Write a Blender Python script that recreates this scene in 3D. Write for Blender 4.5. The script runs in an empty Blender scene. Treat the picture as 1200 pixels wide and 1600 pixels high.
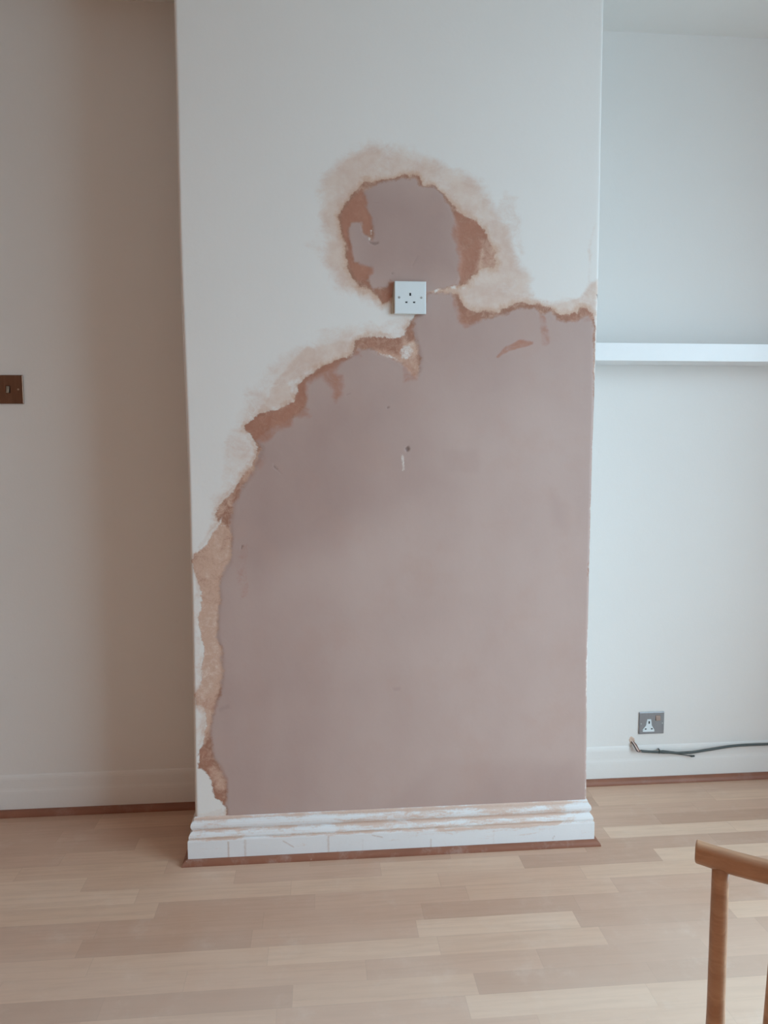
import bpy, bmesh, math, random
import numpy as np
from mathutils import Vector, Matrix

PI = math.pi
scene = bpy.context.scene
COL = scene.collection

# ------------------------------------------------------------------ camera
CAM_LOC = Vector((0.356, -2.0608, 1.1815))
YAW, PITCH, ROLL = 0.0877, 0.0927, -0.0023
cam_data = bpy.data.cameras.new('camera')
cam = bpy.data.objects.new('camera', cam_data)
COL.objects.link(cam)
fwd = Vector((math.sin(YAW) * math.cos(PITCH), math.cos(YAW) * math.cos(PITCH), -math.sin(PITCH)))
rgt = Vector((math.cos(YAW), -math.sin(YAW), 0))
upv = rgt.cross(fwd)
r2 = rgt * math.cos(ROLL) + upv * math.sin(ROLL)
u2 = upv * math.cos(ROLL) - rgt * math.sin(ROLL)
m = Matrix((r2, u2, -fwd)).transposed().to_4x4()
m.translation = CAM_LOC
cam.matrix_world = m
cam_data.sensor_fit = 'VERTICAL'
cam_data.sensor_height = 36.0
cam_data.sensor_width = 27.0
cam_data.lens = 1165.33 * 36.0 / 1600.0
cam_data.clip_start = 0.02
scene.camera = cam

# ------------------------------------------------------------------ view
scene.view_settings.view_transform = 'Standard'
scene.view_settings.look = 'None'
scene.view_settings.gamma = 1.0
scene.view_settings.use_curve_mapping = False
scene.view_settings.exposure = 0.0

# ------------------------------------------------------------------ room dimensions
W = 1.1355            # chimney breast width
DL, DR = 0.323, 0.362  # alcove depths
H = 2.479
XL, XR, YB = -1.45, 2.40, -3.7
WIN_Y0, WIN_Y1, WIN_Z0, WIN_Z1 = -2.62, -0.66, 0.20, 2.38

# ------------------------------------------------------------------ light
SKY = 9.5
world = bpy.data.worlds.new('sky'); scene.world = world
world.use_nodes = True
wt = world.node_tree
tc_ = wt.nodes.new('ShaderNodeTexCoord'); sp_ = wt.nodes.new('ShaderNodeSeparateXYZ')
wt.links.new(tc_.outputs['Generated'], sp_.inputs[0])
rp_ = wt.nodes.new('ShaderNodeValToRGB')       # overcast sky above the horizon, dark garden below it
mr_ = wt.nodes.new('ShaderNodeMapRange'); wt.links.new(sp_.outputs[2], mr_.inputs[0])
mr_.inputs[1].default_value = -1; mr_.inputs[2].default_value = 1
wt.links.new(mr_.outputs[0], rp_.inputs[0])
e0, e1 = rp_.color_ramp.elements
e0.position, e0.color = 0.0, (0.24, 0.34, 0.40, 1)
e1.position, e1.color = 1.0, (0.73, 0.93, 1.0, 1)
for p_, c_ in ((0.48, (0.27, 0.39, 0.46, 1)), (0.53, (0.46, 0.635, 0.755, 1)), (0.75, (0.575, 0.77, 0.89, 1))):
    e_ = rp_.color_ramp.elements.new(p_); e_.color = c_
wt.links.new(rp_.outputs[0], wt.nodes['Background'].inputs[0])
wt.nodes['Background'].inputs[1].default_value = SKY

def area(name, loc, rot, sx, sy, power, color, spread=PI):
    l = bpy.data.lights.new(name, 'AREA'); l.shape = 'RECTANGLE'
    l.size, l.size_y, l.energy, l.color = sx, sy, power, color
    l.spread = spread
    o = bpy.data.objects.new(name, l); o.location = loc; o.rotation_euler = rot
    COL.objects.link(o); return o
# daylight entering through the window in the right-hand wall
win_light = area('window_daylight', (XR + 0.14, (WIN_Y0 + WIN_Y1) / 2, (WIN_Z0 + WIN_Z1) / 2), (0, PI / 2, 0),
     WIN_Z1 - WIN_Z0, WIN_Y1 - WIN_Y0, 10.0, (0.66, 0.87, 1.0))
win_light.data.cycles.is_portal = True     # guides sky light through the opening, gives none itself
# added warm fill light, unseen behind the camera
lamp = bpy.data.lights.new('warm_fill_light', 'POINT'); lamp.energy = 6.5; lamp.color = (1.0, 0.55, 0.34)
lamp.shadow_soft_size = 0.12
lamp_o = bpy.data.objects.new('warm_fill_light', lamp); lamp_o.location = (0.1, -2.75, 2.02)
COL.objects.link(lamp_o)

# ------------------------------------------------------------------ helpers
def tag(o, label=None, cat=None, group=None, kind=None):
    if label: o['label'] = label
    if cat: o['category'] = cat
    if group: o['group'] = group
    if kind: o['kind'] = kind
    return o

def link_mesh(name, verts, faces, mat, parent=None, smooth=False):
    me = bpy.data.meshes.new(name)
    me.from_pydata([tuple(v) for v in verts], [], faces); me.update()
    if smooth:
        for p in me.polygons: p.use_smooth = True
    o = bpy.data.objects.new(name, me); COL.objects.link(o)
    if mat: me.materials.append(mat)
    if parent: o.parent = parent
    return o

def from_bm(name, bm, mat, parent=None, smooth=False, bevel=0, seg=2):
    me = bpy.data.meshes.new(name)
    bmesh.ops.recalc_face_normals(bm, faces=bm.faces)
    bm.to_mesh(me); bm.free()
    if smooth:
        for p in me.polygons: p.use_smooth = True
    o = bpy.data.objects.new(name, me); COL.objects.link(o)
    me.materials.append(mat)
    if parent: o.parent = parent
    if bevel:
        b = o.modifiers.new('bevel', 'BEVEL'); b.width = bevel; b.segments = seg; b.limit_method = 'ANGLE'
        for p in me.polygons: p.use_smooth = True
        o.modifiers.new('wn', 'WEIGHTED_NORMAL')
    return o

def bm_box(bm, x0, y0, z0, x1, y1, z1):
    vs = [bm.verts.new(p) for p in ((x0,y0,z0),(x1,y0,z0),(x1,y1,z0),(x0,y1,z0),(x0,y0,z1),(x1,y0,z1),(x1,y1,z1),(x0,y1,z1))]
    for f in ((0,3,2,1),(4,5,6,7),(0,1,5,4),(1,2,6,5),(2,3,7,6),(3,0,4,7)):
        bm.faces.new([vs[i] for i in f])
    return vs

def box(name, a, b, mat, parent=None, bevel=0, seg=2):
    bm = bmesh.new(); bm_box(bm, *a, *b)
    return from_bm(name, bm, mat, parent, bevel=bevel, seg=seg)

def tube(name, pts, radii, mat, parent=None, n=12, smooth_path=True, caps=True):
    """tapered tube through points"""
    P = [Vector(p) for p in pts]
    if not hasattr(radii, '__len__'): radii = [radii] * len(P)
    if smooth_path and len(P) > 2:
        Q, RR = [], []
        for i in range(len(P) - 1):
            p0, p1, p2, p3 = P[max(i-1,0)], P[i], P[i+1], P[min(i+2,len(P)-1)]
            for k in range(6):
                t = k / 6
                Q.append(0.5*((2*p1)+(p2-p0)*t+(2*p0-5*p1+4*p2-p3)*t*t+(3*p1-p0-3*p2+p3)*t**3))
                RR.append(radii[i]*(1-t)+radii[i+1]*t)
        Q.append(P[-1]); RR.append(radii[-1]); P, radii = Q, RR
    verts, faces = [], []
    for i, p in enumerate(P):
        d = (P[min(i+1,len(P)-1)] - P[max(i-1,0)]).normalized()
        ref = Vector((0,1,0)) if abs(d.y) < 0.9 else Vector((1,0,0))
        a = d.cross(ref).normalized(); b = d.cross(a)
        for k in range(n):
            t = 2*PI*k/n
            verts.append(p + (a*math.cos(t) + b*math.sin(t)) * radii[i])
    for i in range(len(P)-1):
        for k in range(n):
            faces.append((i*n+k, i*n+(k+1)%n, (i+1)*n+(k+1)%n, (i+1)*n+k))
    if caps:
        faces.append(tuple(range(n-1,-1,-1))); faces.append(tuple((len(P)-1)*n+k for k in range(n)))
    o = link_mesh(name, verts, faces, mat, parent, smooth=True)
    return o

# ------------------------------------------------------------------ node helpers
class NT:
    def __init__(self, name, rough=0.6, spec=0.3):
        self.m = bpy.data.materials.new(name); self.m.use_nodes = True
        self.t = self.m.node_tree; self.n = self.t.nodes
        self.b = self.n['Principled BSDF']
        self.b.inputs['Roughness'].default_value = rough
        self.b.inputs['Specular IOR Level'].default_value = spec
        self.geo = self.n.new('ShaderNodeNewGeometry')
        self.pos = self.geo.outputs['Position']
    def put(self, sock, v):
        if isinstance(v, bpy.types.NodeSocket): self.t.links.new(v, sock)
        elif isinstance(v, (tuple, list)) and len(v) == 3 and sock.type == 'RGBA': sock.default_value = (*v, 1)
        else: sock.default_value = v
    def math(self, op, a, b=0.0, c=None, clamp=False):
        x = self.n.new('ShaderNodeMath'); x.operation = op; x.use_clamp = clamp
        self.put(x.inputs[0], a); self.put(x.inputs[1], b)
        if c is not None: self.put(x.inputs[2], c)
        return x.outputs[0]
    def noise(self, scale, detail=4, rough=0.6, vec=None, stretch=None, off=None, dist=0.0):
        x = self.n.new('ShaderNodeTexNoise'); x.inputs['Scale'].default_value = scale
        x.inputs['Detail'].default_value = detail; x.inputs['Roughness'].default_value = rough
        x.inputs['Distortion'].default_value = dist
        v = vec or self.pos
        if stretch or off:
            mp = self.n.new('ShaderNodeMapping'); self.t.links.new(v, mp.inputs[0])
            if stretch: mp.inputs['Scale'].default_value = stretch
            if off: mp.inputs['Location'].default_value = off
            v = mp.outputs[0]
        self.t.links.new(v, x.inputs['Vector']); return x.outputs['Fac']
    def mapr(self, v, a, b, c=0.0, d=1.0, smooth=True):
        x = self.n.new('ShaderNodeMapRange'); x.interpolation_type = 'SMOOTHSTEP' if smooth else 'LINEAR'
        self.put(x.inputs['Value'], v)
        for k, q in (('From Min', a), ('From Max', b), ('To Min', c), ('To Max', d)): self.put(x.inputs[k], q)
        return x.outputs['Result']
    def mix(self, f, a, b):
        x = self.n.new('ShaderNodeMix'); x.data_type = 'RGBA'
        self.put(x.inputs[0], f); self.put(x.inputs[6], a); self.put(x.inputs[7], b)
        return x.outputs[2]
    def attr(self, name):
        x = self.n.new('ShaderNodeAttribute'); x.attribute_name = name; return x.outputs['Fac']
    def bump(self, h, strength=0.3, dist=0.002, prev=None):
        x = self.n.new('ShaderNodeBump'); x.inputs['Strength'].default_value = strength
        x.inputs['Distance'].default_value = dist; self.put(x.inputs['Height'], h)
        if prev: self.t.links.new(prev, x.inputs['Normal'])
        return x.outputs[0]
    def color(self, c): self.put(self.b.inputs['Base Color'], c)
    def normal(self, n): self.t.links.new(n, self.b.inputs['Normal'])

PAINT = (0.80, 0.79, 0.775)
def simple(name, col, rough=0.5, spec=0.4, metal=0.0, var=0.06, scale=20, bump=0.0, stretch=None):
    k = NT(name, rough, spec); k.b.inputs['Metallic'].default_value = metal
    n = k.noise(scale, 4, stretch=stretch)
    lo = tuple(c * (1 - var) for c in col); hi = tuple(min(1, c * (1 + var)) for c in col)
    k.color(k.mix(n, lo, hi))
    if bump: k.normal(k.bump(k.noise(scale * 6, 3, stretch=stretch), 0.3, bump))
    return k.m

def paint_mat(name, col=PAINT):
    k = NT(name, 0.55, 0.25)
    n = k.noise(2.5, 5); n2 = k.noise(30, 4)
    base = k.mix(n, tuple(c*0.965 for c in col), tuple(min(1, c*1.02) for c in col))
    k.color(k.mix(k.mapr(n2, 0.66, 0.78, 0, 0.12), base, tuple(c*0.8 for c in col)))
    k.normal(k.bump(k.noise(180, 3), 0.25, 0.0008, k.bump(k.noise(6, 4), 0.4, 0.004)))
    return k.m

M_PAINT = paint_mat('painted_plaster')
M_CEIL = paint_mat('ceiling_paint', (0.83, 0.82, 0.80))
M_WARMWALL = paint_mat('warm_wall_paint', (0.56, 0.32, 0.21))
M_WHITEGLOSS = simple('white_gloss', (0.84, 0.86, 0.88), 0.3, 0.5, var=0.02)

# ------------------------------------------------------------------ plaster wall material (masks live on the wall's own vertices)
def plaster_wall_mat():
    k = NT('patched_wall', 0.62, 0.22)
    tot, mau, rust, tan = (k.attr(a) for a in ('tot', 'mau', 'rust', 'tan'))
    halo, white, dark, tone, toned = (k.attr(a) for a in ('halo', 'white', 'dark', 'tone', 'toned'))
    def cn(scale, detail=5, rough=0.65, gain=2.4, **kw):     # noise centred on zero, about -0.5 .. 0.5
        return k.math('MULTIPLY', k.math('SUBTRACT', k.noise(scale, detail, rough, **kw), 0.5), gain)
    n1 = cn(22, 6, 0.65, dist=0.3)
    n2 = cn(95, 6, 0.75)
    warp = k.math('ADD', k.math('MULTIPLY', n1, 0.016), k.math('MULTIPLY', n2, 0.010))
    # paint
    base = k.mix(k.noise(2.5, 5), tuple(c*0.965 for c in PAINT), tuple(c*1.02 for c in PAINT))
    # halo of thin smeared plaster
    streak = cn(8, 6, 0.7, stretch=(1, 1, 1.9), dist=1.0)
    fine = cn(55, 6, 0.75, dist=0.6)
    hf = k.math('ADD', halo, k.math('MULTIPLY', streak, 0.5))
    hf = k.math('ADD', hf, k.math('MULTIPLY', fine, 0.28))
    hf = k.math('MULTIPLY', k.mapr(hf, 0.10, 0.95), k.mapr(halo, 0.0, 0.12))
    hcol = k.mix(k.mapr(k.noise(14, 4, off=(3, 0, 1)), 0.35, 0.65), (0.66, 0.50, 0.43), (0.72, 0.60, 0.53))
    col = k.mix(k.math('MULTIPLY', hf, 0.95), base, hcol)
    # rusty close to the edge of the patch
    edge = k.mapr(k.math('ADD', tot, k.math('MULTIPLY', warp, 1.3)), -0.018, 0.003, 0, 0.75)
    col = k.mix(k.math('MULTIPLY', edge, k.mapr(halo, 0.0, 0.5)), col, (0.60, 0.385, 0.275))
    # band of thinner plaster between smooth skim and paint
    tmask = k.mapr(k.math('ADD', tot, k.math('MULTIPLY', warp, 0.75)), -0.002, 0.0032)
    mott = k.noise(45, 8, 0.8, off=(1, 2, 3), dist=0.8)
    mo = k.math('MULTIPLY', k.math('SUBTRACT', mott, 0.5), 3.2)
    mo = k.math('ADD', mo, k.math('MULTIPLY', cn(11, 4, 0.6, off=(9, 0, 2), stretch=(1.6, 1, 0.7)), 0.7))
    t2 = k.math('ADD', tan, mo)
    band = k.mix(k.mapr(t2, -0.25, 0.85), (0.36, 0.185, 0.13), (0.61, 0.415, 0.325))
    band = k.mix(k.mapr(k.math('ADD', t2, k.math('MULTIPLY', n2, 0.8)), 0.8, 2.1), band, (0.77, 0.66, 0.585))
    col = k.mix(tmask, col, band)
    # smooth mauve skim
    mmask = k.mapr(k.math('ADD', mau, k.math('MULTIPLY', warp, 0.75)), -0.005, 0.006)
    t3 = k.math('ADD', k.math('SUBTRACT', tone, toned), k.math('MULTIPLY', cn(4.5, 5, 0.55, stretch=(1, 1, 0.7)), 0.55))
    sk = k.mix(k.mapr(t3, -0.7, 1.0, 0, 1, False), (0.415, 0.298, 0.272), (0.57, 0.45, 0.415))
    sk = k.mix(k.mapr(k.noise(7, 5, off=(7, 1, 0)), 0.48, 0.70, 0, 0.35), sk, (0.49, 0.345, 0.30))
    col = k.mix(mmask, col, sk)
    # rust staining on top
    rf = k.math('ADD', rust, k.math('MULTIPLY', cn(30, 7, 0.75, off=(5, 5, 1), dist=0.5), 0.8))
    rf = k.math('MULTIPLY', k.mapr(rf, 0.0, 1.15), k.mapr(rust, 0.0, 0.2))
    rcol = k.mix(k.noise(30, 4, off=(0, 4, 4)), (0.36, 0.155, 0.105), (0.50, 0.26, 0.185))
    col = k.mix(k.math('MULTIPLY', k.math('MULTIPLY', rf, tmask), 0.9), col, rcol)
    wf = k.math('MULTIPLY', k.mapr(k.math('ADD', white, k.math('MULTIPLY', n2, 0.9)), 0.25, 1.05), k.mapr(white, 0, 0.2))
    col = k.mix(wf, col, (0.76, 0.72, 0.69))
    col = k.mix(k.math('MULTIPLY', k.mapr(dark, 0.1, 0.9), 0.75), col, (0.16, 0.10, 0.09))
    k.color(col)
    k.put(k.b.inputs['Roughness'], k.mapr(mmask, 0, 1, 0.6, 0.42))
    b1 = k.bump(k.noise(6, 4), 0.4, 0.004)
    h = k.math('ADD', k.math('MULTIPLY', tmask, 0.6), k.math('MULTIPLY', mmask, 0.5))
    h = k.math('ADD', h, k.math('MULTIPLY', k.math('MULTIPLY', mott, tmask), k.math('SUBTRACT', 1.0, mmask)))
    h = k.math('SUBTRACT', h, k.math('MULTIPLY', dark, 1.5))
    h = k.math('ADD', h, k.math('MULTIPLY', wf, 0.5))
    k.normal(k.bump(h, 0.35, 0.0014, k.bump(k.noise(160, 3), 0.2, 0.0006, b1)))
    return k.m
M_PATCHED = plaster_wall_mat()

# ------------------------------------------------------------------ outlines of the repair on the wall plane, in millimetres (x, z)
FIELDS = {
 'tot': [
  ([(496,1872),(527,1878),(574,1889),(596,1898),(634,1893),(643,1875),(671,1874),(695,1858),(734,1817),(752,1792),(789,1781),(814,1753),(826,1726),(844,1703),(848,1669),(841,1655),(806,1656),(781,1632),(769,1609),(750,1604),(714,1598),(665,1591),(626,1580),(560,1579),(549,1565),(533,1558),(521,1577),(500,1592),(469,1601),(450,1618),(440,1648),(432,1703),(424,1748),(415,1786),(428,1806),(450,1831),(467,1848),(481,1869)],1,0),
  ([(658,1592),(714,1591),(743,1583),(759,1554),(777,1539),(812,1540),(852,1535),(866,1549),(893,1563),(920,1569),(961,1566),(983,1561),(1005,1559),(1020,1537),(1047,1534),(1078,1539),(1092,1555),(1107,1554),(1129,1538),(1134,1521),(1140,1415),(1146,1165),(1139,983),(1138,798),(1137,610),(1150,46),(80,99),(85,135),(78,159),(54,183),(41,242),(25,265),(11,271),(11,312),(26,345),(33,367),(38,404),(30,441),(12,457),(12,490),(30,511),(34,620),(22,642),(20,684),(26,729),(31,773),(18,818),(12,854),(16,880),(46,901),(59,920),(68,948),(82,968),(74,994),(85,1015),(102,1029),(127,1057),(148,1090),(166,1119),(187,1142),(195,1168),(185,1185),(168,1203),(161,1223),(175,1241),(198,1258),(233,1267),(259,1279),(290,1292),(302,1320),(304,1341),(322,1361),(350,1380),(378,1398),(416,1413),(454,1421),(461,1436),(461,1455),(486,1467),(521,1468),(565,1466),(588,1473),(605,1494),(617,1515),(630,1532),(644,1549)],1,0),
 ],
 'mau': [
  ([(487,1853),(525,1871),(582,1885),(621,1889),(634,1872),(671,1870),(695,1854),(725,1805),(741,1772),(747,1721),(752,1696),(753,1645),(741,1607),(658,1591),(560,1586),(551,1591),(556,1616),(540,1598),(522,1596),(504,1595),(488,1615),(496,1636),(499,1653),(486,1651),(457,1665),(445,1685),(442,1725),(440,1753),(450,1768),(476,1773),(484,1741),(502,1726),(507,1742),(507,1767),(497,1786),(492,1806),(484,1831)],1,0),
  ([(658,1587),(723,1588),(743,1559),(747,1516),(777,1508),(813,1517),(866,1532),(893,1548),(956,1554),(974,1536),(1005,1544),(1020,1525),(1048,1513),(1084,1524),(1115,1535),(1126,1512),(1133,1165),(1131,798),(1141,46),(97,98),(80,159),(85,221),(73,273),(53,307),(47,363),(52,418),(63,451),(78,482),(85,546),(83,608),(73,646),(74,710),(84,754),(78,790),(94,826),(112,852),(116,923),(111,959),(123,1011),(137,1046),(155,1072),(173,1107),(196,1147),(208,1168),(188,1185),(223,1216),(275,1246),(314,1272),(325,1298),(311,1332),(329,1358),(363,1370),(407,1396),(468,1429),(500,1436),(538,1421),(582,1401),(609,1377),(635,1360),(644,1412),(630,1446),(617,1489),(623,1515),(644,1541)],1,0),
 ],
 'rust': [
  ([(428,1797),(453,1820),(479,1853),(494,1833),(494,1804),(505,1781),(507,1757),(499,1741),(484,1744),(479,1768),(448,1770),(440,1740),(450,1690),(457,1660),(488,1653),(504,1651),(501,1633),(486,1615),(499,1595),(478,1608),(460,1620),(444,1652),(430,1727),(420,1775)],1.0,0.012),
  ([(504,1595),(535,1593),(556,1616),(567,1619),(559,1583),(543,1560),(522,1580)],0.8,0.008),
  ([(737,1819),(778,1780),(807,1761),(824,1734),(808,1702),(800,1654),(771,1622),(763,1598),(746,1618),(746,1685),(729,1740)],0.85,0.02),
  ([(808,1726),(836,1726),(847,1695),(841,1655),(808,1650)],0.45,0.012),
  ([(726,1581),(751,1550),(780,1538),(805,1534),(801,1510),(764,1494),(739,1513)],0.6,0.014),
  ([(844,1417),(877,1446),(915,1461),(955,1461),(956,1451),(920,1438),(886,1434),(853,1415)],0.85,0.006),
  ([(969,1540),(986,1537),(999,1496),(1004,1455),(983,1451),(978,1496)],0.55,0.01),
  ([(1011,1537),(1084,1538),(1096,1558),(1126,1559),(1127,1514),(1020,1513)],0.4,0.016),
  ([(154,1210),(179,1244),(233,1264),(282,1298),(302,1318),(302,1347),(337,1372),(376,1401),(426,1416),(475,1433),(475,1421),(431,1406),(396,1377),(425,1372),(425,1318),(405,1289),(395,1328),(361,1362),(327,1342),(321,1279),(336,1254),(286,1254),(286,1225),(247,1210),(212,1176),(192,1181),(173,1200)],0.8,0.022),
  ([(302,1347),(322,1352),(321,1289),(302,1318)],1.0,0.008),
  ([(461,1460),(495,1467),(594,1466),(614,1427),(635,1417),(637,1349),(595,1344),(589,1393),(540,1422),(495,1441),(460,1440)],0.45,0.014),
  ([(604,1505),(617,1505),(619,1456),(609,1456)],0.5,0.01),
  ([(123,1117),(171,1111),(191,1151),(216,1142),(193,1111),(170,1083),(142,1066),(136,1032),(116,1009),(113,1032)],0.4,0.02),
  ([(120,1095),(137,1103),(142,1086),(125,1078)],0.5,0.01),
  ([(89,1057),(136,1058),(142,1046),(108,1049)],0.6,0.008),
  ([(139,906),(161,906),(160,854),(157,810),(164,766),(141,755),(131,796),(126,854)],0.3,0.03),
  ([(14,485),(31,469),(58,472),(73,455),(65,431),(38,432),(19,453)],0.4,0.012),
  ([(14,324),(35,327),(50,285),(46,265),(13,269)],0.45,0.012),
  ([(34,266),(81,272),(87,210),(82,165),(51,166),(37,212)],0.35,0.014),
 ],
 'tan': [
  ([(15,885),(49,913),(78,970),(112,964),(121,883),(114,825),(83,808),(82,762),(81,704),(4,705),(8,856)],0.75,0.03),
  ([(4,747),(80,745),(70,667),(80,611),(84,507),(70,475),(48,387),(32,347),(13,348),(0,589)],1.0,0.02),
  ([(34,274),(88,263),(83,210),(52,212)],0.6,0.02),
  ([(515,1441),(585,1422),(589,1461),(629,1452),(637,1398),(635,1349),(610,1368),(594,1398),(545,1417)],0.9,0.022),
  ([(799,1726),(849,1727),(850,1651),(800,1650)],0.7,0.02),
  ([(114,1069),(194,1151),(177,1154),(154,1112),(116,1041),(74,1033),(79,987),(118,1009)],0.5,0.02),
  ([(117,1087),(192,1151),(216,1151),(166,1072)],0.7,0.02),
  ([(658,1597),(749,1606),(776,1586),(759,1560),(741,1582),(679,1588)],0.5,0.01),
 ],
 'halo': [
  ([(500,1977),(540,1962),(586,1967),(672,1937),(725,1918),(800,1882),(831,1836),(845,1808),(881,1775),(891,1724),(913,1673),(938,1643),(946,1597),(983,1571),(1083,1581),(1137,1600),(1139,1521),(715,1516),(609,1566),(539,1551),(469,1576),(417,1601),(387,1652),(379,1709),(373,1763),(368,1824),(381,1890),(442,1941)],0.85,0.055),
  ([(866,1859),(901,1846),(911,1784),(930,1708),(918,1674),(891,1724),(836,1808)],0.45,0.03),
  ([(333,1713),(388,1797),(400,1631),(367,1680)],0.3,0.04),
  ([(1104,1625),(1108,1729),(1120,1789),(1129,1780),(1118,1712),(1113,1625),(1137,1600),(1083,1587)],0.35,0.014),
  ([(794,1646),(891,1664),(939,1631),(946,1585),(983,1564),(893,1553),(786,1534),(753,1582)],0.55,0.02),
  ([(1074,1573),(1106,1616),(1136,1626),(1138,1556),(1084,1538)],0.8,0.02),
  ([(1019,1563),(1083,1581),(1102,1547),(1047,1529)],0.9,0.012),
  ([(394,1490),(544,1505),(609,1515),(617,1481),(486,1453),(364,1384),(311,1341),(297,1289),(189,1246),(161,1220),(193,1168),(161,1098),(117,1046),(72,994),(69,1019),(104,1107),(106,1177),(141,1220),(165,1320),(208,1366),(261,1409),(330,1452)],0.5,0.05),
  ([(330,1444),(416,1458),(462,1462),(454,1419),(364,1389),(325,1372),(285,1341),(297,1298),(233,1272),(189,1254),(225,1323),(277,1392)],0.8,0.02),
  ([(538,1514),(609,1528),(612,1498),(588,1477),(538,1466),(486,1471)],0.45,0.02),
  ([(106,1185),(185,1185),(193,1164),(184,1142),(143,1095),(108,1064),(77,1038),(92,1099)],0.45,0.02),
  ([(55,994),(108,1043),(116,1011),(73,941),(48,915)],0.35,0.015),
  ([(13,880),(30,885),(27,747),(18,666),(33,584),(30,474),(36,401),(22,346),(9,318),(4,457),(5,639)],0.25,0.012),
  ([(9,457),(33,441),(35,382),(16,327),(6,346)],0.35,0.01),
  ([(12,136),(98,151),(97,98),(0,103)],0.4,0.01),
 ],
 'white': [
  ([(501,1751),(508,1752),(506,1738),(502,1738)],0.8,0.004),
  ([(493,1726),(500,1733),(504,1726),(497,1721)],0.6,0.004),
  ([(676,1595),(689,1599),(697,1595),(681,1587)],0.9,0.005),
  ([(718,1603),(738,1604),(740,1594),(724,1595)],0.9,0.005),
  ([(751,1600),(767,1602),(767,1594),(755,1592)],0.6,0.006),
  ([(589,1446),(607,1451),(619,1434),(615,1415),(602,1400),(587,1410),(582,1429)],0.8,0.016),
  ([(515,1434),(550,1422),(584,1405),(579,1400),(545,1414)],0.6,0.005),
  ([(584,1150),(592,1150),(596,1105),(587,1102)],0.7,0.003),
  ([(228,1126),(235,1126),(246,1109),(243,1105)],0.5,0.003),
  ([(86,960),(112,959),(112,955),(89,954)],0.5,0.004),
  ([(105,902),(113,902),(113,896),(105,896)],0.6,0.004),
  ([(65,944),(90,987),(87,970),(66,927),(34,890),(26,896)],0.95,0.008),
  ([(20,561),(26,561),(25,525),(19,525)],0.4,0.008),
  ([(8,143),(35,142),(68,153),(72,140),(38,127),(7,119)],1.0,0.008),
  ([(1130,1530),(1141,1530),(1144,1255),(1141,1056),(1136,798),(1136,419),(1148,46),(1137,47),(1127,610),(1132,835),(1131,1165),(1132,1344)],0.95,0.007),
 ],
 'dark': [
  ([(592,1165),(602,1170),(607,1162),(597,1155)],0.9,0.006),
  ([(544,1279),(552,1282),(554,1277),(547,1273)],0.6,0.004),
  ([(432,1312),(445,1317),(446,1314),(435,1309)],0.4,0.004),
  ([(235,1121),(247,1109),(244,1106),(234,1115)],0.6,0.003),
  ([(143,903),(149,901),(144,890),(141,891)],0.6,0.004),
  ([(494,1719),(504,1719),(522,1724),(522,1717),(509,1709),(497,1712)],0.55,0.005),
  ([(500,1817),(528,1821),(528,1816),(502,1816)],0.3,0.005),
  ([(614,1658),(621,1673),(629,1686),(632,1684),(624,1668),(618,1654)],0.3,0.004),
  ([(557,1639),(564,1639),(565,1634),(559,1634)],0.5,0.004),
  ([(1131,1591),(1139,1591),(1139,1575),(1136,1579)],0.9,0.004),
  ([(69,439),(104,458),(108,442),(73,427)],0.3,0.014),
  ([(556,491),(586,494),(586,477),(560,478)],0.3,0.012),
  ([(652,1383),(647,1368),(637,1363),(640,1388)],0.3,0.006),
  ([(236,1120),(258,1097),(256,1094),(236,1115)],0.35,0.003),
 ],
 'tone': [
  ([(538,1272),(1077,1415),(1162,223),(461,80),(322,813)],0.45,0.3),
  ([(609,862),(902,876),(906,597),(628,586)],0.35,0.16),
  ([(770,1325),(1077,1415),(1117,1273),(825,1219)],0.35,0.08),
  ([(537,1061),(717,1095),(831,618),(573,624)],0.3,0.12),
  ([(956,1021),(1011,1021),(997,800),(969,801)],0.3,0.05),
 ],
 'toned': [
  ([(471,1849),(713,1855),(749,1636),(469,1632)],0.6,0.1),
  ([(188,1168),(398,1307),(609,1342),(717,1059),(181,815),(121,870)],0.5,0.14),
  ([(699,1166),(803,1166),(804,1098),(699,1099)],0.25,0.02),
  ([(1011,1057),(1068,1002),(1060,929),(1022,948)],0.35,0.04),
  ([(684,262),(1103,245),(1135,106),(535,125)],0.25,0.05),
  ([(70,528),(211,487),(170,170),(80,174)],0.2,0.08),
  ([(238,1063),(308,1045),(324,938),(183,922)],0.3,0.03),
 ],
}
LEFT_EDGE = [(0.131, -0.0019), (0.159, -0.0024), (0.639, 0.0031), (1.168, 0.004), (1.673, -0.0035), (2.218, -0.0016), (2.311, 0.0002)]
RIGHT_EDGE = [(0.086, 0.0051), (0.116, 0.0035), (0.61, -0.0034), (1.165, -0.0025), (1.591, 0.0036), (2.282, 0.0004), (2.364, -0.0017)]


def sdf(poly, X, Z):
    """signed distance in metres, positive inside"""
    p = np.array(poly, float) / 1000.0
    q = np.roll(p, -1, 0)
    d = np.full(X.shape, 1e9); ins = np.zeros(X.shape, bool)
    for (ax, az), (bx, bz) in zip(p, q):
        ex, ez = bx - ax, bz - az
        L = ex*ex + ez*ez
        if L < 1e-12: continue
        wx, wz = X - ax, Z - az
        t = np.clip((wx*ex + wz*ez) / L, 0, 1)
        d = np.minimum(d, (wx - ex*t)**2 + (wz - ez*t)**2)
        if abs(ez) > 1e-9:
            ins ^= ((az > Z) != (bz > Z)) & (X < ex * (Z - az) / ez + ax)
    d = np.sqrt(d)
    return np.where(ins, d, -d)

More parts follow.
